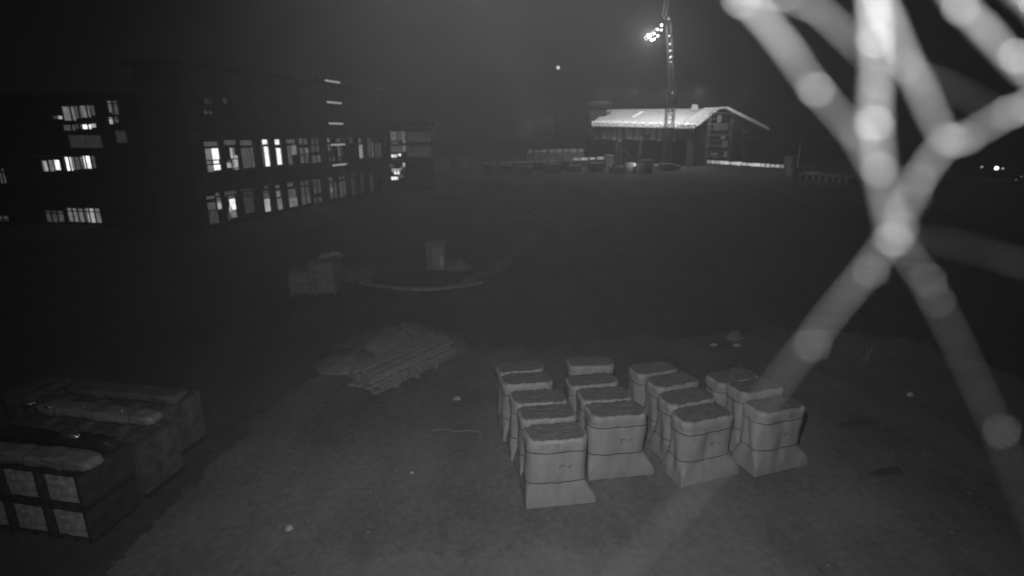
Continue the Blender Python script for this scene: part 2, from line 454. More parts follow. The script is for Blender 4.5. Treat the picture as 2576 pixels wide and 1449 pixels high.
scrap('stone_block', 2290, 992, .09, 'small bright stone lying in the dark right of the wrapped pallets', 'stone', .5, .1, seed=3)
scrap('stone_block', 1796, 866, .12, 'flat pale slab lying behind the third column of wrapped pallets', 'stone', .5, .06, seed=4)
scrap('stone_block', 1855, 866, .14, 'flat pale slab lying in front of the small clod heap', 'stone', .45, .06, seed=6)
scrap('stone_block', 1036, 1186, .05, 'pebble sized pale stone on the open gravel left of the pallets', 'stone', .45, .04, seed=7)
scrap('stone_block', 1212, 1425, .04, 'pebble sized pale stone at the bottom edge of the gravel yard', 'stone', .4, .03, seed=8)
# puddle-dark boards on the right
for q, (px, py, l_) in enumerate(((2155, 1068, .7), (2232, 1192, .6))):
    p = G(px, py); mb = MB(); mb.box((p.x, p.y, 0), (l_, .12, .06), Matrix.Rotation(.1, 3, 'Z')); mb.box((p.x + .1, p.y + .12, -.005), (l_ * .8, .09, .05), Matrix.Rotation(.25, 3, 'Z'))
    setp(mb.build('dark_plank', mat('wet_wood', .075), origin=(p.x, p.y, 0)), ('dark plank scrap on the ground, upper of two right of the pallets', 'dark plank scrap on the ground, lower of two right of the pallets')[q], 'plank', 'dark planks on the ground')
p = G(2178, 905); mb = MB()
for k in range(5): mb.bar((p.x + random.uniform(-.1, .1), p.y, -.05), (p.x + random.uniform(-.3, .2), p.y + random.uniform(-.1, .1), random.uniform(.25, .5)), .012, 5, .004)
setp(mb.build('dry_weed', mat('weed', .3), origin=(p.x, p.y, 0)), 'dry weed stalks standing in the dark right of the pallets', 'weed')
p = G(1330, 1090)
# cable on the gravel
mb = MB(); pts = [G(1085, 1084), G(1110, 1080), G(1150, 1085), G(1185, 1083), G(1215, 1088)]
mb.tube([q + Vector((0, 0, .0)) for q in smooth_path(pts, 6)], .012, 6)
setp(mb.build('cable', mat('cable', .24), origin=pts[0]), 'thin pale cable lying on the gravel left of the pallets', 'cable')

# ------------------------------------------------------------------ block packs at lower left
MY = Matrix.Rotation(R(-10.5), 3, 'Z'); ex = MY @ Vector((1, 0, 0)); ey = MY @ Vector((0, 1, 0))
corner = G(236, 1366)                          # right front bottom corner of the first row
blk = mat('concrete_block', .55, var=.45, scale=6, stretch=(1, 1, 1.4))
dark_sheet = mat('film_side_shade', .075, rough=.35, var=.3, scale=6, bump=.02)
foil = mat('foil', .3, rough=.25, var=.3, scale=4, bump=.03, stretch=(.5, 2, 2), spec=.6)
PW, PD, PH = .68, .9, .56
def pack(px_, py_, pz_, label, hx=PW, hd=PD, hh=PH, g='block packs stacked at lower left', m=None):
    m = m or blk
    c = corner + ex * px_ + ey * py_ + Vector((0, 0, pz_))
    root = empty('block_pack', c, label, 'block pack', g)
    mb = MB(); nx, nz = 4, 3; bw_, bh_ = (hx - .1) / nx, (hh - .09) / nz
    for i in range(nx):
        for k in range(nz):
            mb.box(c + ex * (-(hx - .1) / 2 + (i + .5) * bw_) + ey * (hd / 2 + random.uniform(-.008, .004)) + Vector((0, 0, .08 + (k + .5) * bh_)), (bw_ - .006, hd - .05, bh_ - .006), MY)
    mb.build('blocks', m, root)
    mb = MB()
    for i in (-1, 0, 1): mb.box(c + ex * i * (hx / 2 - .06) + ey * hd / 2 + Vector((0, 0, .035)), (.08, hd - .02, .07), MY)
    mb.build('pallet', mat('dark_pallet', .06), root)
    for i in ((-.22, .22) if m is not blk else ()):
        mb = MB(); mb.box(c + ex * i * hx + ey * hd / 2 + Vector((0, 0, .08 + (hh - .09) / 2)), (.016, hd - .035, hh - .075), MY)
        mb.build('strap', strap_m, root)
    if m is not blk: return root
    mb = MB(); mb.box(c + ex * (hx / 2 - .03) + ey * hd / 2 + Vector((0, 0, .08 + (hh - .09) / 2)), (.05, hd + .02, hh - .06), MY); mb.build('side_shade', dark_sheet, root)  # dark sheet added on the right side to imitate its shade
    mb = MB(); mb.box(c + ey * hd / 2 + Vector((0, 0, hh)), (hx, hd, .02), MY); mb.build('top_film', dark_sheet, root)
    return root
blk_d = mat('shaded_block', .13, var=.35, scale=5)  # darker copy of the blocks, imitating the dimness of the rear rows
tier = ('lower', 'upper'); cl = ('right', 'middle', 'left')
for t in range(2):
    for i in range(3):
        pack(-PW / 2 - i * (PW + .05) , 0, t * (PH + .05) - .02, f'grey concrete block pack, {tier[t]} {cl[i]} of the front row at lower left')
# rows behind: taller dark packs
def bundle(px_, py_, pz_, w_, r, label, m, seed=0, hfac=.7, cat='bundle', name='wrapped_bundle', sp=0):
    c = corner + ex * px_ + ey * py_ + Vector((0, 0, pz_)); rings = []; n = 18
    for k in range(29):
        t = k / 28; e = 1 - max(0, abs(t - .5) - .46) / .04 * .35
        ring = []
        for i in range(n):
            a = 2 * math.pi * i / n
            ca, sa = math.cos(a), math.sin(a)
            ca = math.copysign(abs(ca) ** .4, ca); sa = math.copysign(abs(sa) ** .4, sa)
            f = e * (1 + .28 * noise.noise(Vector((t * 7, ca * 1.5, sa * 1.5 + seed))) + .12 * noise.noise(Vector((t * 26, ca * 3, sa * 3 + seed))))
            ring.append(c + ex * (t - .5) * w_ + ey * ca * r * f + Vector((0, 0, sa * r * f * hfac + r * hfac)))
        rings.append(ring)
    root = empty(name, c, label, cat)
    mb = MB(); mb.loft(rings); mb.build('film', m, root, smooth=True)
    for t in (-.3, .02, .33):
        mb = MB(); ring = []
        for dt in (-.008, .008):
            ring.append([c + ex * (t * w_ + dt) + ey * math.copysign(abs(math.cos(2 * math.pi * i / n)) ** .4, math.cos(2 * math.pi * i / n)) * r * 1.10 + Vector((0, 0, math.copysign(abs(math.sin(2 * math.pi * i / n)) ** .4, math.sin(2 * math.pi * i / n)) * r * 1.10 * hfac + r * hfac)) for i in range(n)])
        mb.loft(ring, cap=False); mb.build('strap', strap_m, root)
    return root
T2 = 2 * (PH + .05) - .02
pale_f = mat('pale_film', .3, rough=.4, var=.35, scale=5, bump=.03, stretch=(.5, 2, 2))
dark_g = mat('dark_gloss_film', .04, rough=.08, var=.3, scale=3, bump=.015, spec=1)
fb_ = bundle(-.98, .19, T2, 2.3, .17, 'pale film wrapped bundle lying along the front edge of the block packs', pale_f, 3, .5)
rb_ = bundle(-1.0, .62, T2, 2.1, .12, 'dark glossy wrapped roll with one bright glint, lying on the front block packs', dark_g, 2, .9)
for i in range(4):
    pack(-.36 - i * (PW + .09), 1.05, -.02, f'dark block pack in the second row, {("rightmost", "second from right", "third from right", "leftmost")[i]}, behind the front packs', hh=1.0, m=blk_d)
for i in range(5):
    pack(-.74 - i * (PW + .09), 2.1, -.02, f'dark block pack in the rear row, {("rightmost", "second from right", "middle", "second from left", "leftmost")[i]} of five', hh=1.08, m=blk_d)
sb_ = bundle(-1.55, 1.8, .99, 2.5, .17, 'silvery foil wrapped bundle with several glints, lying on the second row', foil, 5, .55)
bundle(-1.6, 2.45, 1.08, 2.5, .2, 'flat grey wrapped bundle at the back, topmost and farthest of the lower left stacks', mat('grey_film', .14, rough=.4, var=.3, scale=5, bump=.02), 9, .45)

glint_m = mat('glint_metal', .95, metal=1, rough=.40)  # metal blobs added to give the crumpled film its glints
for own, px, py, z_, r_ in ((rb_, 175, 1096, 1.40, .085), (sb_, 68, 1016, 1.18, .05), (sb_, 79, 1013, 1.18, .04), (sb_, 118, 1024, 1.16, .035), (sb_, 205, 1023, 1.16, .022), (sb_, 302, 1032, 1.16, .03)):
    p = G(px, py, z_); p += (CAM - p).normalized() * (.04 if own == sb_ else 0); mb = MB(); bmesh.ops.create_uvsphere(mb.bm, u_segments=20, v_segments=12, radius=r_, matrix=Matrix.Translation(p) @ Matrix.Rotation(R(-10), 4, 'Z') @ Matrix.Diagonal((2.2, .9, .8, 1))); mb.build('glint_blob', glint_m, own, smooth=True)

# ------------------------------------------------------------------ mid ground: crates, site box
crate_m = mat('crate', .2, var=.25, scale=3)
def crate(px, py, w_, d_, h_, label, yaw=.05, m=crate_m):
    p = G(px, py); c = Vector((p.x, p.y + d_ / 2, 0)); Mz = Matrix.Rotation(yaw, 3, 'Z')
    root = empty('crate', c, label, 'crate')
    mb = MB(); mb.box(c + Vector((0, 0, h_ / 2 + .06)), (w_ - .06, d_ - .06, h_ - .1), Mz); mb.build('box_body', m, root)
    mb = MB()
    for sx in (-1, 1):
        for sy in (-1, 1): mb.box(c + Mz @ Vector((sx * (w_ / 2 - .04), sy * (d_ / 2 - .04), h_ / 2)), (.08, .08, h_), Mz)
    for z in (.1, h_ / 2, h_ - .04): mb.box(c + Vector((0, 0, z)), (w_ + .01, d_ + .01, .07), Mz)
    mb.build('crate_frame', mat('crate_frame', .14), root); return root
crate(763, 745, 1.05, 1.0, .95, 'low pale crate, left one of the pair in the dark middle distance')
crate(812, 744, 1.0, 1.0, 1.3, 'taller pale crate, right one of the pair in the dark middle distance')
p = G(812, 742); bundle_c = None
mb = MB(); mb.tube([Vector((p.x - .2, p.y + .4, 1.33)), Vector((p.x + .05, p.y + .5, 1.42)), Vector((p.x + .4, p.y + .6, 1.5)), Vector((p.x + .75, p.y + .6, 1.40))], [.09, .13, .12, .05], 10)
setp(mb.build('crumpled_tarp', mat('tarp', .26, var=.3, scale=6), origin=(p.x, p.y + .4, 1.33), smooth=True), 'crumpled pale tarp lying on top of the taller crate', 'tarp')
p = G(890, 700); root = empty('panel_stack', (p.x, p.y, 0), 'low stack of dim panels to the right of the two crates', 'panel stack')
for k in range(4):
    mb = MB(); mb.box((p.x + random.uniform(-.1, .1), p.y, .04 + k * .12), (2.0, 1.0, .09)); mb.build('panel', mat('panel', .14, var=.2), root)
# portable toilet like site box
p = G(1097, 684); c = Vector((p.x, p.y + .5, 0))
root = empty('site_toilet', c, 'pale upright site toilet cabin in the middle distance', 'toilet cabin')
mb = MB(); mb.box(c + Vector((0, 0, .62)), (.82, .95, 1.1)); mb.build('cabin_wall', mat('cabin', .2, var=.2, scale=2), root)
mb = MB(); mb.box(c + Vector((0, 0, 1.21)), (.9, 1.02, .07)); mb.box(c + Vector((0, 0, 1.26)), (.7, .8, .04)); mb.build('roof', mat('cabin_roof', .25), root)
mb = MB(); mb.box(c + Vector((0, 0, .03)), (.92, 1.05, .07)); mb.build('base', mat('dark_pallet', .06), root)
mb = MB(); mb.box(c + Vector((.1, -.486, .6)), (.5, .02, .95)); dr = mb.build('door', mat('cabin_door', .3, var=.15), root)
mb = MB(); mb.box(c + Vector((.31, -.505, .55)), (.03, .03, .12)); mb.build('handle', strap_m, dr)
mb = MB(); mb.box(c + Vector((.27, -.51, .5)), (.16, .03, .42)); mb.build('notice_board', mat('notice', .6), root)
p = G(1142, 680); mound('soil_heap', p.x, p.y + .3, .8, .35, .42, 'small light heap spilled beside the site toilet cabin', 11, crate_m)

# ------------------------------------------------------------------ buildings
wall_m = mat('dark_render', .08, var=.25, scale=.8)
wall2_m = mat('dark_brick', .045, var=.3, scale=1.2)
frame_m = mat('window_frame', .10)
glass_m = mat('dark_glass', .02, rough=.1, spec=.5)
EM = [mat('glow_faint', .1, emit=.022, var=.45, scale=2.2, stretch=(3, 3, 1)), mat('glow_dim', .1, emit=.038, var=.5, scale=2.2, stretch=(3, 3, 1)),
      mat('glow_low', .1, emit=.062, var=.5, scale=2.5, stretch=(3, 3, 1)), mat('glow_mid', .1, emit=.145, var=.5, scale=2.5, stretch=(3, 3, .8)),
      mat('glow_high', .1, emit=.40, var=.45, scale=2, stretch=(3, 3, .8)), mat('glow_full', .1, emit=1.15, var=.3, scale=2)]
class Facade:
    def __init__(s, P, d):
        s.P = Vector((P[0], P[1], 0)); s.d = Vector((d[0], d[1], 0)).normalized(); s.n = Vector((s.d.y, -s.d.x, 0))
        if s.n.dot(-s.P) < 0: s.n = -s.n
    def hit(s, px, py):
        r = ray(px, py); t = (s.P - CAM).dot(s.n) / r.dot(s.n); p = CAM + r * t
        return (p - s.P).dot(s.d), p.z
    def pt(s, a, z, off): return s.P + s.d * a + s.n * off + Vector((0, 0, z))
    def box(s, mb, a0, a1, z0, z1, o0, o1, mi=0):
        A = [s.pt(a, z0, o) for a, o in ((a0, o0), (a1, o0), (a1, o1), (a0, o1))]; B = [p + Vector((0, 0, z1 - z0)) for p in A]
        mb.hull8(A, B)
K = .670833
def conv(zx, zy, off, sc): return ((off[0] + zx / sc) * K, (off[1] + zy / sc) * K)
def window(fc, root, rect, patches, off, sc, z=None, mull=None, transom=True):
    """rect and patches in zoomed-photo pixels, read off the photograph and set onto the real wall plane"""
    x0, y0, x1, y1 = rect; xm, ym = (x0 + x1) / 2, (y0 + y1) / 2
    a0, _ = fc.hit(*conv(x0, ym, off, sc)); a1, _ = fc.hit(*conv(x1, ym, off, sc))
    _, z1 = fc.hit(*conv(xm, y0, off, sc)); _, z0 = fc.hit(*conv(xm, y1, off, sc))
    if a0 > a1: a0, a1 = a1, a0
    if z: z0, z1 = z
    t = .07
    mb = MB()
    fc.box(mb, a0 - t, a1 + t, z1, z1 + t, .004, .09); fc.box(mb, a0 - t, a1 + t, z0 - t, z0, .004, .12)
    fc.box(mb, a0 - t, a0, z0, z1, .004, .09); fc.box(mb, a1, a1 + t, z0, z1, .004, .09)
    n = mull if mull is not None else max(1, int((a1 - a0) / 1.1))
    for k in range(1, n): 
        m_ = a0 + (a1 - a0) * k / n; fc.box(mb, m_ - .035, m_ + .035, z0, z1, .012, .08)
    if transom: zt = z0 + (z1 - z0) * .76; fc.box(mb, a0, a1, zt - .03, zt + .03, .010, .075)
    wdw = mb.build('window', frame_m, root)
    mb = MB()
    mb.face([fc.pt(a0, z0, .006), fc.pt(a1, z0, .006), fc.pt(a1, z1, .006), fc.pt(a0, z1, .006)])
    for (p0, q0, p1, q1, lv) in patches:
        qa, _ = fc.hit(*conv(p0, ym, off, sc)); qb, _ = fc.hit(*conv(p1, ym, off, sc)); 
        if qa > qb: qa, qb = qb, qa
        f0 = (q0 - y0) / (y1 - y0); f1 = (q1 - y0) / (y1 - y0)
        za, zb = z1 + (z0 - z1) * f1, z1 + (z0 - z1) * f0
        qa, qb = max(qa, a0), min(qb, a1); za, zb = max(za, z0), min(zb, z1)
        if qb - qa < .01 or zb - za < .01: continue
        o_ = .008 + .0025 * len(mb.bm.faces)
        mb.face([fc.pt(qa, za, o_), fc.pt(qb, za, o_), fc.pt(qb, zb, o_), fc.pt(qa, zb, o_)], lv + 1)
    bmesh.ops.recalc_face_normals(mb.bm, faces=mb.bm.faces)
    mb.build('pane', [glass_m] + EM, wdw)
    return wdw

# main block
fa = Facade((-19.5, 35.67), (5.1, 20.17))
mroot = empty('long_building', (-19.5, 35.67, 0), 'long dark three storey building with two rows of small lit windows', 'building')
aL = fa.hit(484, 400)[0]; aR = fa.hit(968, 390)[0]
mb = MB(); fa.box(mb, aL, aR, 0, 9.9, -3.4, 0); mb.build('wall', wall_m, mroot)
mb = MB(); fa.box(mb, aL - .3, aR + .3, 9.9, 10.2, -3.7, .35); mb.build('roof', mat('roof_edge', .05, var=.2), mroot)
for zz in (2.75, 6.05):
    mb = MB(); fa.box(mb, aL, aR, zz, zz + .18, .002, .06); mb.build('string_course', mat('string', .065), mroot)
O2, S2 = (740, 500), 4.025
O3, S3 = (1100, 480), 4.6
Zr2, Zr1 = (3.55, 5.5), (.25, 2.2)
near = [
 ((100, 140, 318, 410), [(100, 150, 318, 190, 2), (105, 205, 215, 300, 3), (105, 300, 215, 410, 3), (215, 205, 262, 400, 5), (266, 205, 312, 400, 5)], Zr2),
 ((400, 120, 600, 372), [(400, 120, 590, 160, 2), (488, 185, 520, 365, 4), (525, 185, 555, 372, 3), (530, 250, 590, 368, 4)], Zr2),
 ((640, 108, 838, 350), [(640, 112, 832, 155, 2), (645, 175, 730, 345, 2), (735, 175, 780, 345, 2), (790, 175, 835, 345, 2)], Zr2),
 ((958, 88, 1068, 330), [(960, 90, 985, 320, 3), (990, 90, 1060, 130, 5), (1000, 150, 1062, 325, 5)], Zr2),
 ((1155, 76, 1250, 300), [(1175, 78, 1240, 120, 5), (1165, 150, 1180, 290, 2), (1180, 150, 1245, 290, 5)], Zr2),
 ((1335, 75, 1485, 285), [(1338, 78, 1475, 110, 2), (1340, 130, 1410, 285, 2), (1410, 120, 1485, 205, 3)], Zr2),
 ((140, 925, 360, 1285), [(145, 955, 275, 990, 2), (145, 1030, 275, 1120, 2), (155, 1130, 290, 1285, 1), (295, 920, 355, 970, 2), (305, 990, 362, 1050, 3), (305, 1050, 362, 1125, 4)], Zr1),
 ((420, 885, 610, 1285), [(425, 890, 610, 940, 1), (480, 960, 575, 1020, 3), (490, 1000, 575, 1150, 5), (470, 1100, 520, 1180, 4), (480, 1150, 570, 1260, 3), (430, 1180, 480, 1280, 1)], Zr1),
 ((660, 850, 855, 1240), [(670, 855, 850, 880, 0), (700, 900, 850, 1200, 0)], Zr1),
 ((985, 800, 1085, 1085), [(1020, 800, 1080, 830, 1), (990, 850, 1080, 940, 2), (1000, 940, 1080, 1075, 4)], Zr1),
 ((1175, 755, 1260, 1025), [(1178, 760, 1245, 795, 2), (1185, 815, 1250, 890, 3), (1185, 905, 1260, 1020, 3)], Zr1),
 ((1355, 720, 1490, 990), [(1358, 722, 1450, 765, 2), (1360, 790, 1480, 900, 2), (1365, 890, 1490, 985, 3)], Zr1)]
for r_, p_, z_ in near: window(fa, mroot, r_, p_, O2, S2, z_)
far = [
 ((80, 160, 250, 400), [(85, 160, 240, 210, 2), (85, 245, 200, 310, 2), (200, 250, 248, 310, 3), (90, 320, 230, 395, 2)], Zr2),
 ((285, 150, 455, 400), [(310, 150, 440, 205, 1), (290, 220, 440, 290, 1), (295, 325, 445, 400, 2)], Zr2),
 ((575, 140, 700, 410), [(578, 142, 655, 190, 3), (590, 210, 660, 290, 2), (590, 380, 650, 405, 1)], Zr2),
 ((738, 130, 850, 395), [(740, 135, 820, 175, 2), (745, 200, 825, 345, 2), (745, 360, 800, 395, 1)], Zr2),
 ((960, 125, 1040, 340), [(965, 130, 1020, 185, 2)], Zr2),
 ((1115, 120, 1185, 330), [(1120, 125, 1170, 170, 3), (1125, 190, 1178, 325, 4)], Zr2),
 ((1258, 120, 1375, 315), [(1262, 125, 1350, 160, 1), (1265, 170, 1330, 310, 1), (1325, 170, 1370, 310, 2)], Zr2),
 ((1385, 118, 1495, 300), [(1390, 170, 1495, 300, 1)], Zr2),
 ((110, 870, 275, 1200), [(112, 875, 265, 935, 1), (115, 955, 270, 1080, 1), (125, 1080, 275, 1190, 2)], Zr1),
 ((325, 845, 465, 1110), [(345, 850, 465, 1010, 1), (320, 1055, 460, 1110, 1)], Zr1),
 ((600, 790, 740, 1050), [(600, 795, 700, 840, 2), (610, 860, 735, 1040, 1), (620, 920, 665, 970, 3)], Zr1),
 ((765, 770, 890, 1025), [(768, 775, 885, 815, 1), (768, 835, 850, 1025, 2), (850, 835, 890, 1000, 1)], Zr1),
 ((985, 745, 1045, 970), [(988, 748, 1040, 780, 1), (990, 790, 1042, 968, 1)], Zr1),
 ((1140, 710, 1190, 920), [(1142, 715, 1190, 915, 1)], Zr1),
 ((1300, 690, 1355, 890), [(1302, 695, 1355, 730, 0), (1305, 740, 1355, 885, 1)], Zr1),
 ((1450, 675, 1500, 870), [(1455, 680, 1500, 740, 0)], Zr1)]
for r_, p_, z_ in far: window(fa, mroot, r_, p_, O3, S3, z_, mull=2)
# clutter at window foot: material stored indoors, lit low panes below the sill line
O1, S1 = (0, 300), 3.623
OZ, SZ = (700, 250), 2.229
for r_, p_ in [((100, 415, 320, 462), [(160, 420, 320, 458, 2), (225, 420, 320, 440, 4)]), ((410, 395, 610, 520), [(420, 440, 530, 515, 4), (460, 400, 600, 430, 2), (530, 400, 605, 505, 3)])]:
    window(fa, mroot, r_, p_, O2, S2, None, mull=2, transom=False)
window(fa, mroot, (190, 450, 262, 520), [(205, 455, 258, 515, 2)], O3, S3, None, mull=1, transom=False)
for r_, p_ in [((140, 262, 235, 325), [(140, 265, 210, 315, 0)]), ((137, 365, 212, 398), [(140, 368, 210, 395, 1)]), ((295, 262, 380, 320), [(300, 265, 350, 310, 0)])]:
    window(fa, mroot, r_, p_, OZ, SZ, None, mull=2, transom=False)

# tall lit stair bay at the end of the long building
dd = fa.hit(975, 390)[0]; Pb = fa.P + fa.d * dd
fb = Facade((Pb.x, Pb.y), (1, .12))
broot = empty('stair_block', (Pb.x, Pb.y, 0), 'narrow end block with a tall column of brightly lit stairwell glazing', 'building')
b0 = fb.hit(975, 400)[0]; b1 = fb.hit(1090, 400)[0]; zt = fb.hit(1000, 312)[1]
mb = MB(); fb.box(mb, b0, b1, 0, zt, -6, 0); mb.build('wall', wall_m, broot)
mb = MB(); fb.box(mb, b0 - .2, b1 + .2, zt, zt + .25, -6.2, .2); mb.build('roof', MATS['roof_edge'], broot)
window(fb, broot, (1680, 60, 1945, 285), [(1685, 65, 1930, 215, 2), (1690, 65, 1760, 215, 3), (1880, 70, 1930, 260, 3), (1690, 235, 1800, 280, 2)], O3, S3, None, mull=6, transom=True)
window(fb, broot, (1685, 305, 1945, 545), [(1690, 310, 1930, 415, 2), (1885, 310, 1940, 400, 3), (1690, 455, 1785, 505, 5), (1800, 440, 1860, 485, 5), (1700, 510, 1790, 545, 1)], O3, S3, None, mull=6, transom=False)
window(fb, broot, (1675, 600, 1945, 895), [(1680, 620, 1750, 690, 2), (1700, 700, 1850, 760, 4), (1740, 755, 1830, 800, 5), (1890, 600, 1935, 680, 4), (1850, 680, 1900, 720, 3), (1685, 840, 1800, 893, 5), (1800, 800, 1905, 860, 2)], O3, S3, None, mull=5, transom=True)
window(fb, broot, (1965, 65, 2380, 245), [(1965, 70, 2370, 240, 0)], O3, S3, None, mull=5)
window(fb, broot, (1965, 310, 2380, 500), [(1965, 315, 2370, 495, 0)], O3, S3, None, mull=5)

# left wing
fw = Facade((-34.83, 38.21), (6.62, -1.53))
wroot = empty('left_wing', (-28, 36.6, 0), 'dark building at far left with broad lit windows on three floors', 'building')
w0 = fw.hit(-90, 420)[0]; w1 = fw.hit(486, 420)[0]; zr = fw.hit(205, 238)[1]
mb = MB(); fw.box(mb, w0, w1, 0, zr, -10, 0); mb.build('wall', wall2_m, wroot)
mb = MB(); fw.box(mb, w0 - .2, w1, zr, zr + .14, -10.2, .18); mb.build('coping', mat('coping', .26, var=.5, scale=.5), wroot)
zz = fw.hit(100, 394)[1]; mb = MB(); fw.box(mb, fw.hit(0, 400)[0], fw.hit(205, 400)[0], zz, zz + .07, .002, .16); mb.build('ledge', MATS['coping'], wroot)
lw = [
 ((865, 350, 1310, 560), [(865, 360, 1020, 560, 3), (1030, 355, 1110, 520, 2), (1115, 350, 1230, 510, 3), (1245, 345, 1305, 480, 2)], 4),
 ((865, 565, 1320, 685), [(870, 610, 1020, 685, 2), (1030, 600, 1110, 660, 1), (1125, 605, 1240, 665, 5), (1240, 595, 1310, 645, 4)], 4),
 ((1475, 275, 1615, 470), [(1480, 285, 1510, 440, 3), (1515, 285, 1612, 470, 2)], 2),
 ((1478, 500, 1625, 600), [(1485, 510, 1550, 598, 4), (1550, 505, 1620, 580, 2)], 2),
 ((720, 465, 862, 535), [(725, 480, 800, 525, 1), (790, 478, 860, 530, 4)], 1),
 ((580, 1085, 835, 1245), [(585, 1095, 660, 1245, 3), (600, 1110, 660, 1235, 4), (675, 1090, 740, 1240, 3), (750, 1080, 830, 1220, 5)], 3),
 ((885, 1030, 1330, 1235), [(900, 1050, 975, 1235, 5), (980, 1045, 1050, 1220, 3), (1055, 1040, 1135, 1210, 2), (1080, 1040, 1130, 1200, 3), (1150, 1015, 1250, 1200, 5), (1255, 1020, 1300, 1190, 2)], 6),
 ((0, 1195, 85, 1400), [(0, 1200, 80, 1260, 1), (0, 1270, 80, 1400, 2)], 2)]
for r_, p_, n_m in lw: window(fw, wroot, r_, p_, O1, S1, None, mull=n_m, transom=n_m < 3)
O5, S5 = (0, 700), 1.811
for r_, p_, n_m in [((315, 160, 440, 243), [(318, 165, 400, 240, 1), (400, 165, 438, 235, 2)], 3), ((465, 145, 690, 243), [(467, 150, 520, 240, 3), (522, 150, 570, 240, 3), (572, 150, 595, 235, 2), (597, 145, 645, 240, 4), (648, 145, 688, 240, 3)], 6), ((0, 195, 78, 318), [(5, 200, 75, 315, 1)], 2)]:
    window(fw, wroot, r_, p_, O5, S5, None, mull=n_m)
for r_, lv in (((945, 750, 1400, 920), 0), ((1580, 690, 1730, 850), 0)):
    window(fw, wroot, r_, [(r_[0], r_[1], r_[2], r_[3], lv)], O1, S1, None, mull=1, transom=False)

# scaffold stair tower with a tube lamp on every landing, in front of the long building
ft = Facade(tuple((fa.P + fa.n * 1.0)[:2]), tuple(fa.d[:2]))
lv = [(207, .15), (259, 0), (311, 0), (364, 0), (415, 0)]
troot = empty('stair_tower', ft.pt(ft.hit(823, 300)[0], 0, 0), 'slim scaffold stair tower with a horizontal tube lamp on each landing', 'scaffold tower')
t0, t1 = ft.hit(804, 311)[0], ft.hit(841, 311)[0]
zs = [ft.hit(823, y)[1] for y, _ in lv]
mb = MB()
for a_ in (t0, t1):
    for o_ in (0, .8): mb.bar(ft.pt(a_, 0, o_), ft.pt(a_, zs[0] + .4, o_), .03, 6)
mb.build('scaffold_frame', mat('scaffold_steel', .05), troot)
for z_ in zs:
    mb = MB(); ft.box(mb, t0 - .05, t1 + .05, z_ + .15, z_ + .19, -.02, .82); mb.build('landing', mat('landing_deck', .05), troot)
    mb = MB(); mb.bar(ft.pt(t0 + .05, z_, .84), ft.pt(t1 - .05, z_, .84), .075, 8); mb.build('tube_lamp', mat('tube_glow', .2, emit=.27), troot)

# ------------------------------------------------------------------ far right: hall with the floodlit roof
roof_m = mat('roof_membrane', .48, var=.10, scale=.25, rough=.7)
batten = mat('roof_batten', .85, var=.25, scale=3)
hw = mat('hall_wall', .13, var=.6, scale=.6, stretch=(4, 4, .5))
C1 = AY(1748, 318, 100); A_ = AY(1808, 273, 106); A2 = AY(1826, 272, 107); C2 = AY(1932, 325, 108)
E0 = AY(1487, 311, 104); R0 = AY(1530, 275, 110)
hroot = empty('hall', (C1.x - 10, 104, 0), 'large hall under construction with a floodlit white pitched roof', 'building')
def slab(name, pts, th, m, root):
    mb = MB(); top = [Vector(p) for p in pts]; nrm = (top[1] - top[0]).cross(top[2] - top[0]).normalized()
    if nrm.z < 0: nrm = -nrm; 
    bot = [p - nrm * th for p in top]; mb.hull8(bot, top); bmesh.ops.recalc_face_normals(mb.bm, faces=mb.bm.faces)
    return mb.build(name, m, root)
slab('roof', (E0, C1, A_, R0), .25, roof_m, hroot)
B1 = C1.lerp(A_, 1.0); 
slab('roof', (A_ + Vector((.02, .1, 0)), A2, C2, AY(1920, 326, 112), AY(1800, 276, 114)), .22, roof_m, hroot)
slab('verge_strip', [q + Vector((0, -.05, .06)) for q in (AY(1703, 316, 100.2), AY(1746, 317.5, 100), A_, AY(1770, 273.5, 106.5))], .06, mat('verge_strip', .26, var=.3), hroot)
# eaves: row of projecting rafter ends
mb = MB(); nE = 36
for k in range(nE):
    p = E0.lerp(C1, (k + .3) / nE); q = p + Vector((0, -.45, -.22))
    mb.box(q, (.30, .9, .3), Matrix.Rotation(R(14), 3, 'X'))
    mb.ball(q + Vector((.1 * (k % 3), -.15, .42 + .1 * (k % 2))), .27, 8)
mb.build('eaves_rafter', batten, hroot)
mb = MB()
for k in range(11):
    p = C1.lerp(A_, (k + .4) / 11) + Vector((-1.3, -.2, .22)); mb.box(p, (2.7, .2, .16), Matrix.Rotation(R(-2), 3, 'Y'))
mb.build('verge_batten', batten, hroot)
mb = MB(); mb.bar(C1 + Vector((0, -.3, -.1)), A_ + Vector((0, -.3, 0)), .16, 6); mb.bar(A_ + Vector((0, -.3, .05)), A2 + Vector((0, -.3, .05)), .2, 6); mb.bar(A2 + Vector((0, -.3, 0)), C2 + Vector((0, -.3, 0)), .24, 6)
mb.build('verge_board', batten, hroot)
mb = MB()
for k in range(26):
    p = A2.lerp(C2, (k + .5) / 26) + Vector((0, -.45, .22)); mb.box(p, (.14, .3, .25))
mb.build('verge_clip', batten, hroot)
p = AY(1747, 270, 106); mb = MB(); mb.hull8([p + Vector(v) for v in ((-.65, -.5, -.6), (.65, -.5, -.6), (.65, .5, -.6), (-.65, .5, -.6))], [p + Vector(v) for v in ((-.42, -.35, .5), (.42, -.35, .5), (.42, .35, .5), (-.42, .35, .5))])
mb.build('roof_vent', mat('vent_metal', .4), hroot)
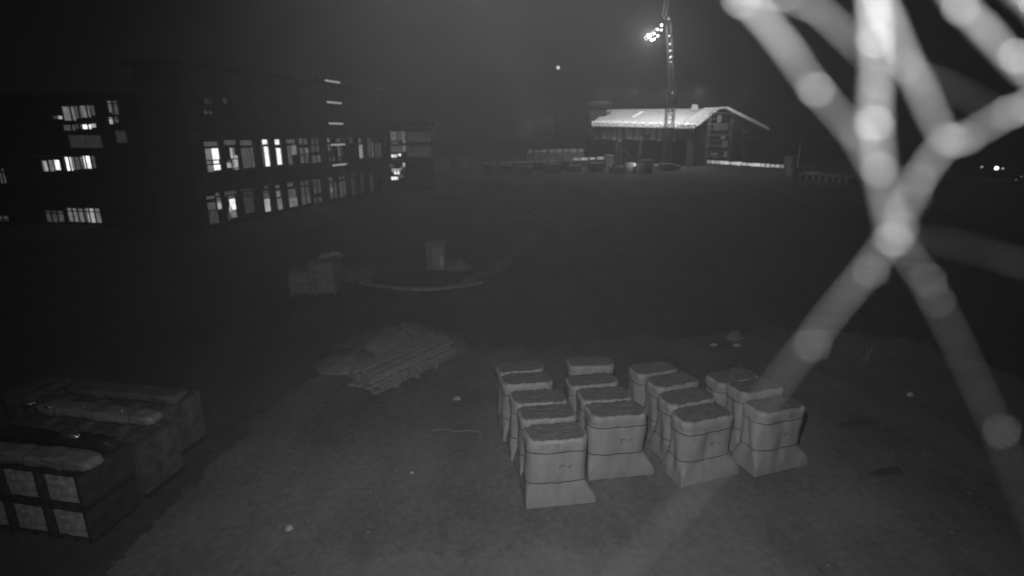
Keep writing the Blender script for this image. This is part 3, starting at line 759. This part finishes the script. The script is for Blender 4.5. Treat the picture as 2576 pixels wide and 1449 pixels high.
# walls: upper clad band, recessed dark bay under it, columns
e0 = Vector((E0.x + .8, E0.y + .8, 0)); c1 = Vector((C1.x - .5, C1.y + .7, 0)); zc = E0.z - .5; zm = AY(1650, 352, 101).z
mb = MB(); dy = Vector((0, .4, 0)); mb.hull8([e0 + Vector((0, 0, zm)), c1 + Vector((0, 0, zm)), c1 + dy + Vector((0, 0, zm)), e0 + dy + Vector((0, 0, zm))], [e0 + Vector((0, 0, zc)), c1 + Vector((0, 0, zc)), c1 + dy + Vector((0, 0, zc)), e0 + dy + Vector((0, 0, zc))])
mb.build('clad_band', hw, hroot)
rr = random.Random(3)
for k in range(15):
    t = .12 + .84 * (k + rr.uniform(-.3, .3)) / 15; p = e0.lerp(c1, t) + Vector((0, -.08, 0)); h = rr.uniform(1.2, 2.4); mb = MB(); mb.box(p + Vector((0, 0, zc - .3 - h / 2)), (rr.uniform(.3, .9), .05, h))
    mb.build('insulation_sheet', mat('sheet_pale', .3, var=.4, scale=2), hroot)
mb = MB(); back = Vector((0, 3.2, 0)); a_, b_ = e0 + back, c1 + back
mb.hull8([a_, b_, b_ + dy, a_ + dy], [p + Vector((0, 0, zm + .4)) for p in (a_, b_, b_ + dy, a_ + dy)])
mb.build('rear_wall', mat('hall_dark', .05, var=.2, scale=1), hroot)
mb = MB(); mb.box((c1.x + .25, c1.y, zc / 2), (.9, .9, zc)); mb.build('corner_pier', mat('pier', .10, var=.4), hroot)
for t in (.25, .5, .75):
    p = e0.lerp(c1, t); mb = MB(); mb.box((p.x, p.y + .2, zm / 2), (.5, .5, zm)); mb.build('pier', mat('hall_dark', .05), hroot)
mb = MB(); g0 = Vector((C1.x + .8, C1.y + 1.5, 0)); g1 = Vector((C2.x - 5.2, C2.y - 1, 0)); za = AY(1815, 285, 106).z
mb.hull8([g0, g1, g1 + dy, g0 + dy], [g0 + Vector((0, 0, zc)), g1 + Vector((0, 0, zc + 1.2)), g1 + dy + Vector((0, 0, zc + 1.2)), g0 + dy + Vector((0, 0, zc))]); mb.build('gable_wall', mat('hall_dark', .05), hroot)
# scaffold bay on the gable
def scaffold(name, px0, px1, py0, py1, Y, lifts, label, sheets=(), m=None):
    p0, p1 = AY(px0, py1, Y), AY(px1, py1, Y); zt_ = AY(px0, py0, Y).z
    root = empty(name, ((p0.x + p1.x) / 2, Y, 0), label, 'scaffold'); m = m or mat('scaffold_grey', .3)
    n = max(2, int((p1.x - p0.x) / 2.0) + 1)
    mb = MB()
    for k in range(n):
        x = p0.x + (p1.x - p0.x) * k / (n - 1)
        for y in (Y, Y + 1): mb.bar((x, y, 0), (x, y, zt_), .05, 5)
    for k in range(1, lifts + 1):
        z = zt_ * k / lifts
        for y in (Y, Y + 1): mb.bar((p0.x, y, z), (p1.x, y, z), .045, 5)
        if z - 1 > 0: mb.bar((p0.x, Y, z - 1), (p1.x, Y, z - 1), .035, 5)
    mb.build('tubes', m, root)
    for k in range(1, lifts + 1):
        z = zt_ * k / lifts - .1; mb = MB(); mb.box(((p0.x + p1.x) / 2, Y + .5, z), (p1.x - p0.x, .9, .06)); mb.build('deck', mat('scaffold_deck', .16, var=.3), root)
    for (a0, b0_, a1, b1_, val) in sheets:
        q0, q1 = AY(a0, b0_, Y - .15), AY(a1, b1_, Y - .15); mb = MB(); mb.box(((q0.x + q1.x) / 2, Y - .15, (q0.z + q1.z) / 2), (q1.x - q0.x, .06, q0.z - q1.z))
        mb.build('sheeting', mat('sheeting_%d' % int(val * 100), val, var=.4, scale=1.5), root)
    return root
scaffold('scaffold', 1778, 1833, 284, 404, 101.5, 5, 'scaffold bay with bright boards against the gable of the hall',
         ((1806, 290, 1814, 308, .3), (1797, 312, 1830, 328, .16), (1814, 342, 1824, 350, .4), (1817, 355, 1829, 371, .25), (1822, 380, 1828, 396, .35), (1788, 385, 1806, 389, .5), (1792, 392, 1806, 397, .25)))
scaffold('scaffold', 1478, 1530, 256, 402, 107, 6, 'sheeted scaffold bay at the left end of the hall', ((1478, 258, 1528, 266, .02), (1482, 278, 1526, 300, .03), (1480, 322, 1545, 340, .07), (1486, 345, 1530, 365, .06), (1500, 372, 1535, 386, .06)), mat('scaffold_dark', .05))
scaffold('scaffold', 1866, 1880, 312, 332, 112, 2, 'small scaffold piece under the right rake of the roof', ((1862, 328, 1880, 334, .35),))
# dim netting wing left of the hall
p0, p1 = AY(1395, 396, 112), AY(1476, 396, 112)
root = empty('netted_block', ((p0.x + p1.x) / 2, 114, 0), 'dim netted building shell rising to the left of the hall', 'building')
zt_ = AY(1440, 375, 112).z; mb = MB(); mb.box(((p0.x + p1.x) / 2, 116, zt_ / 2), (p1.x - p0.x + 1, 6, zt_)); mb.build('wall', mat('netting', .08, var=.4, scale=.6), root)
mb = MB(); mb.box(((p0.x + p1.x) / 2, 112.9, zt_ - .25), (p1.x - p0.x, .1, .5)); mb.build('edge_board', mat('edge_board', .2, var=.4, scale=.6), root)

# ------------------------------------------------------------------ tower crane
cb = AY(1687, 265, 96); cx, cy = cb.x, cb.y
def lattice(mb, a, b, w_, n, r=.05, rb=.03, w2=None):
    a, b = Vector(a), Vector(b); q = (b - a).to_track_quat('Z', 'Y').to_matrix(); L_ = (b - a).length; w2 = w_ if w2 is None else w2
    def c(k, i):
        t = k / n; ww = (w_ * (1 - t) + w2 * t) / 2
        return a + (b - a) * t + q @ Vector((((-1, 1, 1, -1)[i]) * ww, ((-1, -1, 1, 1)[i]) * ww, 0))
    for k in range(n):
        for i in range(4):
            mb.bar(c(k, i), c(k + 1, i), r, 4)
            j = (i + 1) % 4
            mb.bar(c(k, i), c(k, j), rb, 4); mb.bar(c(k, i), c(k + 1, j), rb, 4) if k % 2 else mb.bar(c(k, j), c(k + 1, i), rb, 4)
steel = mat('crane_steel', .055, var=.3, scale=.5)
croot = empty('tower_crane', (cx, cy, 0), 'tall lattice tower crane with a bank of floodlights, in front of the hall', 'crane')
zt1 = AY(1680, 215, 96).z; zt2 = AY(1679, 50, 96).z
tx = AY(1681, 50, 96).x
mb = MB(); lattice(mb, (cx, cy, 0), (cx, cy, zt1), 1.25, 10, .08, .045); mb.build('lower_mast', steel, croot)
mb = MB(); lattice(mb, (cx, cy, zt1), (tx, cy, zt2), .7, 12, .06, .035); mb.build('upper_mast', steel, croot)
mb = MB(); mb.box((cx, cy, .3), (4, 4, .6)); mb.build('foot', mat('concrete', .34), croot)
j0 = Vector((tx - .7, cy, zt2 + .6)); j1 = j0 + Vector((1.6, 0, 13))
mb = MB(); lattice(mb, (tx, cy, zt2), j0, .5, 2, .05, .03); lattice(mb, j0, j1, .6, 14, .05, .03); mb.build('jib', steel, croot)
arm0 = Vector((tx, cy - .3, zt2 - .3)); arm1 = AY(1622, 98, 95)
mb = MB(); lattice(mb, arm0, arm1, .5, 6, .05, .03); mb.build('lamp_boom', steel, croot)
lampm = mat('floodlight_glow', .8, emit=5); lamps = mat('worklight_glow', .5, emit=.2); ringm = mat('marker_glow', .4, emit=.08)
tgt = AY(1640, 290, 106)
for px, py, r in ((1633, 90.5, .34), (1646, 84.6, .13), (1654.5, 74, .16), (1664.5, 63, .19)):
    p = AY(px, py, 94.2); mb = MB(); mb.box(p + Vector((0, .45, .1)), (r * 2, .3, r * 1.6)); fl = mb.build('floodlight', steel, croot)
    mb = MB(); mb.ball(p, r * .9, 12); mb.build('lens', lampm, fl)
for px, py in ((1665, 75), (1655.5, 90), (1647, 98.6), (1640, 101)):
    p = AY(px, py, 94.4); mb = MB(); mb.ball(p, .17, 10); mb.build('lamp_bulb', ringm, croot)
for px, py, r, m_ in ((1679, 47, .22, lamps), (1678, 90, .18, ringm), (1678, 128, .2, ringm), (1678, 144, .22, lamps), (1680, 157, .16, ringm), (1687, 233, .17, lamps), (1679, 111, .15, ringm)):
    p = AY(px, py, 95.2); p.x = cx + (tx - cx) * max(0, min(1, (p.z - zt1) / (zt2 - zt1))) - .15 + .01 * (px - 1679); mb = MB(); mb.ball(p, r, 10); mb.build('marker_lamp', m_, croot)
lamp('boom_light', 'POINT', AY(1633, 90, 93.4), None, 5000, shadow_soft_size=.4)
mb = MB(); qa, qb = AY(1592, 300, 104.6), AY(1616, 285, 106.5)
for dz in (-.25, .25): mb.bar(qa + Vector((dz, 0, .3)), qb + Vector((dz, 0, .3)), .09, 5)
for t in range(9): q = qa.lerp(qb, (t + .5) / 9) + Vector((0, 0, .3)); mb.bar(q - Vector((.3, 0, 0)), q + Vector((.3, 0, 0)), .05, 5)
setp(mb.build('roof_ladder', batten, origin=qa), 'bright ladder lying on the slope of the floodlit roof', 'ladder')
for k, (px, pw) in enumerate(((1520, 1000), (1600, 1350), (1680, 1700), (1760, 2200), (1880, 500))):
    q = AY(px, 222, 97.5 if k < 4 else 102)
    lamp('roof_fill_spot', 'SPOT', q, (q.x + (1 if k < 4 else 0), q.y + 6, q.z - 5.5), pw, spot_size=R(150), spot_blend=1, shadow_soft_size=.4)  # added unseen spots, standing in for the crane lamps' light on the roof

# ------------------------------------------------------------------ distant light mast, village lights
p = AY(1404, 170, 150); root = empty('light_mast', (p.x, p.y, 0), 'thin distant mast with one small beacon above the dark buildings', 'mast')
mb = MB(); mb.bar((p.x, p.y, 0), (p.x, p.y, p.z), .1, 6, .04); mb.build('pole', mat('mast_dark', .03), root)
mb = MB(); mb.ball(p, .42, 12); mb.build('beacon', mat('beacon_glow', .8, emit=.8), root)
for k, (px, py, r, e, lb) in enumerate(((2470, 420, .45, .35, 'faint street lamp, left of the three far lights at right'), (2507, 423, .75, 3.5, 'brightest street lamp, middle of the three far lights at right'), (2523, 424, .42, .45, 'small street lamp, right of the three far lights at right'), (2570, 444, .3, .12, 'very faint lamp at the right edge, below the three far lights'), (2556, 452, .35, .1, 'very faint lamp just left of the right edge, lowest one'))):
    Y = 150; p = AY(px, py, Y); zg = 0
    if p.z < 1.2: Y = 5.0 * 150 / (6 - p.z) * .9; p = AY(px, py, Y); r *= Y / 150
    root = empty('street_lamp', (p.x, p.y, 0), lb, 'street lamp', 'far street lamps at the right edge')
    mb = MB(); mb.bar((p.x, p.y + .3, -.1), (p.x, p.y + .3, p.z + .1), .05, 6); mb.build('pole', MATS['mast_dark'], root)
    mb = MB(); mb.ball(p, r * .62, 10); mb.build('lamp_head', mat('street_glow_%d' % k, .8, emit=e), root)

# ------------------------------------------------------------------ hoardings, fences, containers and machine in the far middle
def panel_fence(name, x0, x1, pyt0, pyt1, Y0, Y1, n, label, cat, vals, group=None, h=2.0, topw=.5):
    root = None; a = AY(x0, pyt0, Y0); b = AY(x1, pyt1, Y1)
    root = empty(name, ((a.x + b.x) / 2, (a.y + b.y) / 2, 0), label, cat, group)
    rr = random.Random(n)
    for k in range(n):
        p, q = a.lerp(b, (k + .04) / n), a.lerp(b, (k + .96) / n); d_ = (q - p); d_.z = 0; ang = math.atan2(d_.y, d_.x); Mz = Matrix.Rotation(ang, 3, 'Z'); c = (p + q) / 2
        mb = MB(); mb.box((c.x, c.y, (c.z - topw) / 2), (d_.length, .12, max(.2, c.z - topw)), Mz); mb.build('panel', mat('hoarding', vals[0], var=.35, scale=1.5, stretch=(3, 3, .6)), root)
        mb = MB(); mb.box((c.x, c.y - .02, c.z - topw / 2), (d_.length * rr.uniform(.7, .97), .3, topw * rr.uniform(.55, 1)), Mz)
        f_ = (.4, .7, 1, 1.3)[min(3, int(4 * max(0, math.sin(math.pi * (k + .8) / n)) * rr.uniform(.75, 1.1)))]; mb.build('top_sheet', mat('top_%d_%d' % (int(vals[1] * 100), int(f_ * 10)), .4, var=.5, scale=1.3, emit=vals[2] * f_), root)  # sheet tops glow by emission, in place of light falling on them
    return root
panel_fence('hoarding', 1215, 1432, 409, 402, 88, 92, 12, 'long dim board hoarding left of the hall with a faintly glowing top edge', 'hoarding', (.16, .30, .035), topw=.3)
panel_fence('covered_rack', 1440, 1541, 398, 393, 99, 99, 5, 'row of racks with glowing covered tops left of the pole', 'rack', (.22, .65, .22), topw=.45)
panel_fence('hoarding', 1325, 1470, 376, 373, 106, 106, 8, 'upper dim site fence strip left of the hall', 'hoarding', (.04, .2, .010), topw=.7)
panel_fence('hoarding', 1778, 1988, 402, 415, 97, 88, 18, 'row of sheeted panels with glowing tops to the right of the hall', 'hoarding', (.06, .85, .42), topw=.6)
def cabin(name, px0, px1, pyt, pyb, Y, label, val, cat='site cabin', d_=2.4, winlev=None):
    p0, p1 = AY(px0, pyb, Y), AY(px1, pyb, Y); zt_ = AY(px0, pyt, Y).z; c = Vector(((p0.x + p1.x) / 2, Y + d_ / 2, 0)); w_ = p1.x - p0.x
    root = empty(name, c, label, cat)
    mb = MB(); mb.box(c + Vector((0, 0, zt_ / 2)), (w_, d_, zt_ - .1)); mb.build('wall', mat('cabin_%d' % int(val * 100), val, var=.3, scale=1.2), root)
    mb = MB(); mb.box(c + Vector((0, 0, zt_)), (w_ + .15, d_ + .15, .12)); mb.build('roof', mat('cabin_top', .3), root)
    n = max(2, int(w_ / .5)); mb = MB()
    for k in range(n): mb.box((c.x - w_ / 2 + (k + .5) * w_ / n, c.y - d_ / 2 - .02, zt_ / 2), (w_ / n * .4, .05, zt_ - .35))
    mb.build('rib', mat('cabin_rib', val * .8), root); return root
cabin('container', 1525, 1543, 392, 414, 98.6, 'small bright container at the right end of the covered racks', .45)
cabin('container', 1990, 2015, 396, 425, 86, 'tall grey container at the right end of the glowing panel row', .2)
cabin('container', 1992, 2018, 424, 441, 78, 'low pale tank in front of the tall grey container', .34, 'tank', 1.6)
for k, (x0, x1, t_, b_, Y, v, lb) in enumerate(((1092, 1128, 398, 412, 100, .3, 'low pale container just right of the narrow end block'), (1150, 1172, 402, 414, 98, .22, 'small dim container midway between the end block and the long hoarding'), (1236, 1290, 418, 438, 84, .3, 'long low container below the left end of the dim hoarding'), (1302, 1340, 420, 440, 83, .24, 'squat container below the middle of the dim hoarding'), (1372, 1410, 415, 434, 85, .3, 'pale container below the right part of the dim hoarding'), (1432, 1462, 418, 431, 86, .38, 'low pale skip under the left end of the covered racks'), (1484, 1520, 412, 430, 88, .3, 'grey container under the covered racks'), (1665, 1700, 414, 426, 90, .28, 'low grey container right of the pale wrapped load'))):
    cabin('container', x0, x1, t_, b_, Y, lb, v)
# poles
for px, pt, pb, Y, r, m_, lb in ((1564, 345, 412, 97, .16, 'pole_pale', 'pale straight pole standing in front of the dark hall bay'), (2014, 362, 404, 85, .14, 'pole_bright', 'short bright pole rising behind the tall grey container')):
    a = AY(px, pt, Y); mb = MB(); mb.bar((a.x, a.y, 0), (a.x, a.y, a.z), r, 8, r * .6); root = empty('lamp_pole', (a.x, a.y, 0), lb, 'pole')
    mb.build('shaft', mat(m_, .22 if m_ == 'pole_pale' else .75), root)
    mb = MB(); mb.box((a.x, a.y, .1), (.6, .6, .24)); mb.build('foot', mat('concrete', .34), root)
# excavator
p = G(1612, 436); Y = 86; c = AY(1612, 428, Y); c.z = 0
root = empty('excavator', c, 'small excavator with a lit work lamp in front of the hall bay', 'excavator')
paint = mat('machine_paint', .3, var=.3, scale=3)
zb = 1.1
for sx in (-1, 1):
    mb = MB(); pts_ = []
    for k in range(16):
        a_ = 2 * math.pi * k / 16; pts_.append(Vector((c.x + math.copysign(1.0, math.cos(a_)) * 1.0 + .42 * math.cos(a_), c.y + sx * .9, .42 + .42 * math.sin(a_))))
    A = [v - Vector((0, .22, 0)) for v in pts_]; B = [v + Vector((0, .22, 0)) for v in pts_]; mb.hull8(A, B); mb.build('track', mat('dark_steel', .06), root)
mb = MB(); mb.box(c + Vector((0, 0, .95)), (1.2, 1.4, .3)); mb.box(c + Vector((.5, 0, 1.5)), (2.4, 1.9, .9)); mb.build('body', paint, root)
mb = MB(); mb.hull8([c + Vector(v) for v in ((-1.5, -.9, 1.1), (-.3, -.9, 1.1), (-.3, .2, 1.1), (-1.5, .2, 1.1))], [c + Vector(v) for v in ((-1.2, -.85, 2.7), (-.3, -.85, 2.7), (-.3, .15, 2.7), (-1.2, .15, 2.7))]); mb.build('cab', mat('cab_glass', .1, rough=.2), root)
mb = MB(); mb.bar(c + Vector((-.9, .5, 1.4)), c + Vector((-2.6, .5, 3.4)), .2, 6); mb.bar(c + Vector((-2.6, .5, 3.4)), c + Vector((-3.6, .5, 3.2)), .17, 6); mb.build('boom', paint, root)
mb = MB(); mb.bar(c + Vector((-3.6, .5, 3.2)), c + Vector((-4.1, .5, 1.2)), .14, 6); mb.build('arm', paint, root)
mb = MB(); b_ = c + Vector((-4.0, .5, .8)); mb.hull8([b_ + Vector(v) for v in ((-.5, -.5, -.5), (.2, -.5, -.6), (.2, .5, -.6), (-.5, .5, -.5))], [b_ + Vector(v) for v in ((-.2, -.5, .4), (.4, -.5, .3), (.4, .5, .3), (-.2, .5, .4))]); mb.build('bucket', MATS['dark_steel'], root)
mb = MB(); q = AY(1596, 414, Y - 1.2); mb.ball(q, .26, 10); mb.build('work_lamp', mat('work_glow', .8, emit=.75), root)
lamp('work_lamp_light', 'POINT', AY(1592, 411, Y - 3.2), None, 22, shadow_soft_size=.2)
p = AY(1627, 412, 88); mb = MB(); mb.box((p.x, p.y, p.z / 2), (1.6, 1.4, p.z)); mb.box((p.x, p.y, p.z + .15), (1.75, 1.55, .3)); setp(mb.build('pallet_load', mat('load_pale', .30, var=.3), origin=(p.x, p.y, 0)), 'pale wrapped load standing right of the small excavator', 'load')
p = AY(1580, 430, 84); mb = MB(); mb.box((p.x, p.y, p.z / 2 + .6), (1.25, 1.2, p.z + 1.3)); mb.box((p.x - 1.7, p.y + .2, .5), (2.2, 1.1, .9)); mb.box((p.x + 1.8, p.y, .7), (1.2, 1.0, 1.4)); setp(mb.build('material_boxes', mat('box_pale', .24, var=.25), origin=(p.x, p.y, 0)), 'pale boxes of material in front of the small excavator', 'boxes')
# low things to the right of the containers
root = empty('rubble_row', AY(2060, 440, 76), 'low row of pale rubble and blocks right of the low tank', 'rubble')
root.location.z = 0
mb = MB(); rr = random.Random(8)
for k in range(26):
    px = rr.uniform(2020, 2150); q = AY(px, 436 + (px - 2020) * .14, 77 - (px - 2020) * .07); r = rr.uniform(.3, .8)
    bmesh.ops.create_icosphere(mb.bm, subdivisions=2, radius=r, matrix=Matrix.Translation((q.x, q.y, r * .4)) @ Matrix.Diagonal((1.3, .9, .8, 1)))
mb.build('rubble', mat('rubble', .4, var=.3, scale=2), root, smooth=True)
mb = MB()
for k in range(8):
    px = 2022 + k * 17; q = AY(px, 440, 74 - k); mb.box((q.x, q.y, .35), (1.0, .5, .7))
mb.build('kerb_blocks', mat('concrete', .34), root)

# ------------------------------------------------------------------ spider web right in front of the lens
WD = .30                                     # metres from the lens
silk = mat('silk', .13, rough=.5); dew = mat('dew', .95, rough=.4)
sroot = empty('spider_web', CAM + ray(2240, 600) * WD, 'out of focus spider web strands hanging close to the lens at right', 'spider web')
def wp(px, py, dz=0): return CAM + ray(px, py) * (WD + dz)
PXM = WD / F
strands = [
 ([(1815, -60), (1945, 90), (2050, 228), (2150, 345), (2215, 470), (2245, 600)], [30, 26, 16, 12, 18, 24]),
 ([(2188, -60), (2195, 60), (2199, 190), (2196, 320), (2212, 450), (2245, 600)], [24, 26, 27, 30, 26, 24]),
 ([(2185, -60), (2240, 80), (2300, 205), (2350, 310), (2378, 368)], [26, 24, 22, 19, 14]),
 ([(1850, -30), (1960, -5), (2050, 25), (2120, 85), (2185, 150)], [12, 12, 12, 11, 10]),
 ([(2350, -60), (2440, 45), (2530, 140), (2640, 245)], [30, 27, 24, 24]),
 ([(2520, -60), (2580, 0), (2640, 60)], [46, 46, 46]),
 ([(2378, 362), (2440, 340), (2530, 290), (2640, 240)], [10, 11, 11, 12]),
 ([(2378, 362), (2325, 430), (2270, 530), (2245, 600)], [14, 12, 11, 14]),
 ([(2245, 600), (2165, 700), (2075, 810), (1990, 920), (1880, 1070)], [18, 9, 7.5, 6, 4]),
 ([(1880, 1070), (1760, 1230), (1620, 1380), (1480, 1540)], [4, 5, 7, 9]),
 ([(2245, 600), (2320, 700), (2390, 830), (2470, 1000), (2540, 1160), (2640, 1400)], [18, 8, 6.5, 6, 5, 5]),
 ([(2245, 600), (2380, 612), (2500, 640), (2660, 690)], [2.2, 1.6, 1.6, 1.6]),
 ([(2240, 170), (2380, 215), (2520, 290)], [2.5, 2.5, 2]),
 ([(1180, -60), (1260, 100), (1345, 305)], [.8, .6, .6])]
rw = random.Random(12)
for si, (pts_, rad) in enumerate(strands):
    P_ = [wp(x, y) for x, y in pts_]; path = smooth_path(P_, 6); n = len(path)
    rr_ = []
    for i in range(n):
        t = i / 6; k = min(int(t), len(rad) - 2); f = t - k; rr_.append((rad[k] * (1 - f) + rad[k + 1] * f) * PXM / 2 * (1 + .45 * noise.noise(Vector((i * .45, si * 3.1, 0)))))
    mb = MB(); mb.tube(path, rr_, 8); mb.build('strand', silk, sroot, smooth=True)
    for q in range(2 if rad[0] > 8 else 0):
        mb = MB(); mb.ball(path[rw.randrange(2, n - 2)] + Vector((0, -.004, 0)), rw.uniform(3, 5.5) * PXM, 10); mb.build('droplet', dew, sroot, smooth=True)
for px, py, r in ((1345, 308, 3.2), (2050, 230, 15), (2196, 30, 9), (2200, 108, 15), (2197, 316, 19), (2355, 758, 7), (2070, 822, 3), (2415, 25, 12), (2540, 285, 10), (2308, 452, 10), (2430, 350, 8), (2530, 655, 3), (2540, 1140, 2.5), (2556, 145, 14), (2210, 430, 14), (2278, 165, 9), (1862, 8, 14), (2246, 605, 16)):
    mb = MB(); mb.ball(wp(px, py, -.006), r * .56 * PXM, 12); mb.build('droplet', dew, sroot, smooth=True)

# ------------------------------------------------------------------ the night air
mb = MB(); mb.box((0, 318, 18), (1260, 660, 40))
hm = bpy.data.materials.new('night_haze'); hm.use_nodes = True
n = hm.node_tree.nodes; l = hm.node_tree.links; n.clear()
ho = n.new('ShaderNodeOutputMaterial'); pv = n.new('ShaderNodeVolumePrincipled')
pv.inputs['Color'].default_value = (.9, .9, .9, 1); pv.inputs['Density'].default_value = .0020; pv.inputs['Anisotropy'].default_value = 0
l.new(pv.outputs[0], ho.inputs['Volume'])
setp(mb.build('haze', hm), 'thin night haze filling the air over the whole site', 'haze', kind='stuff')
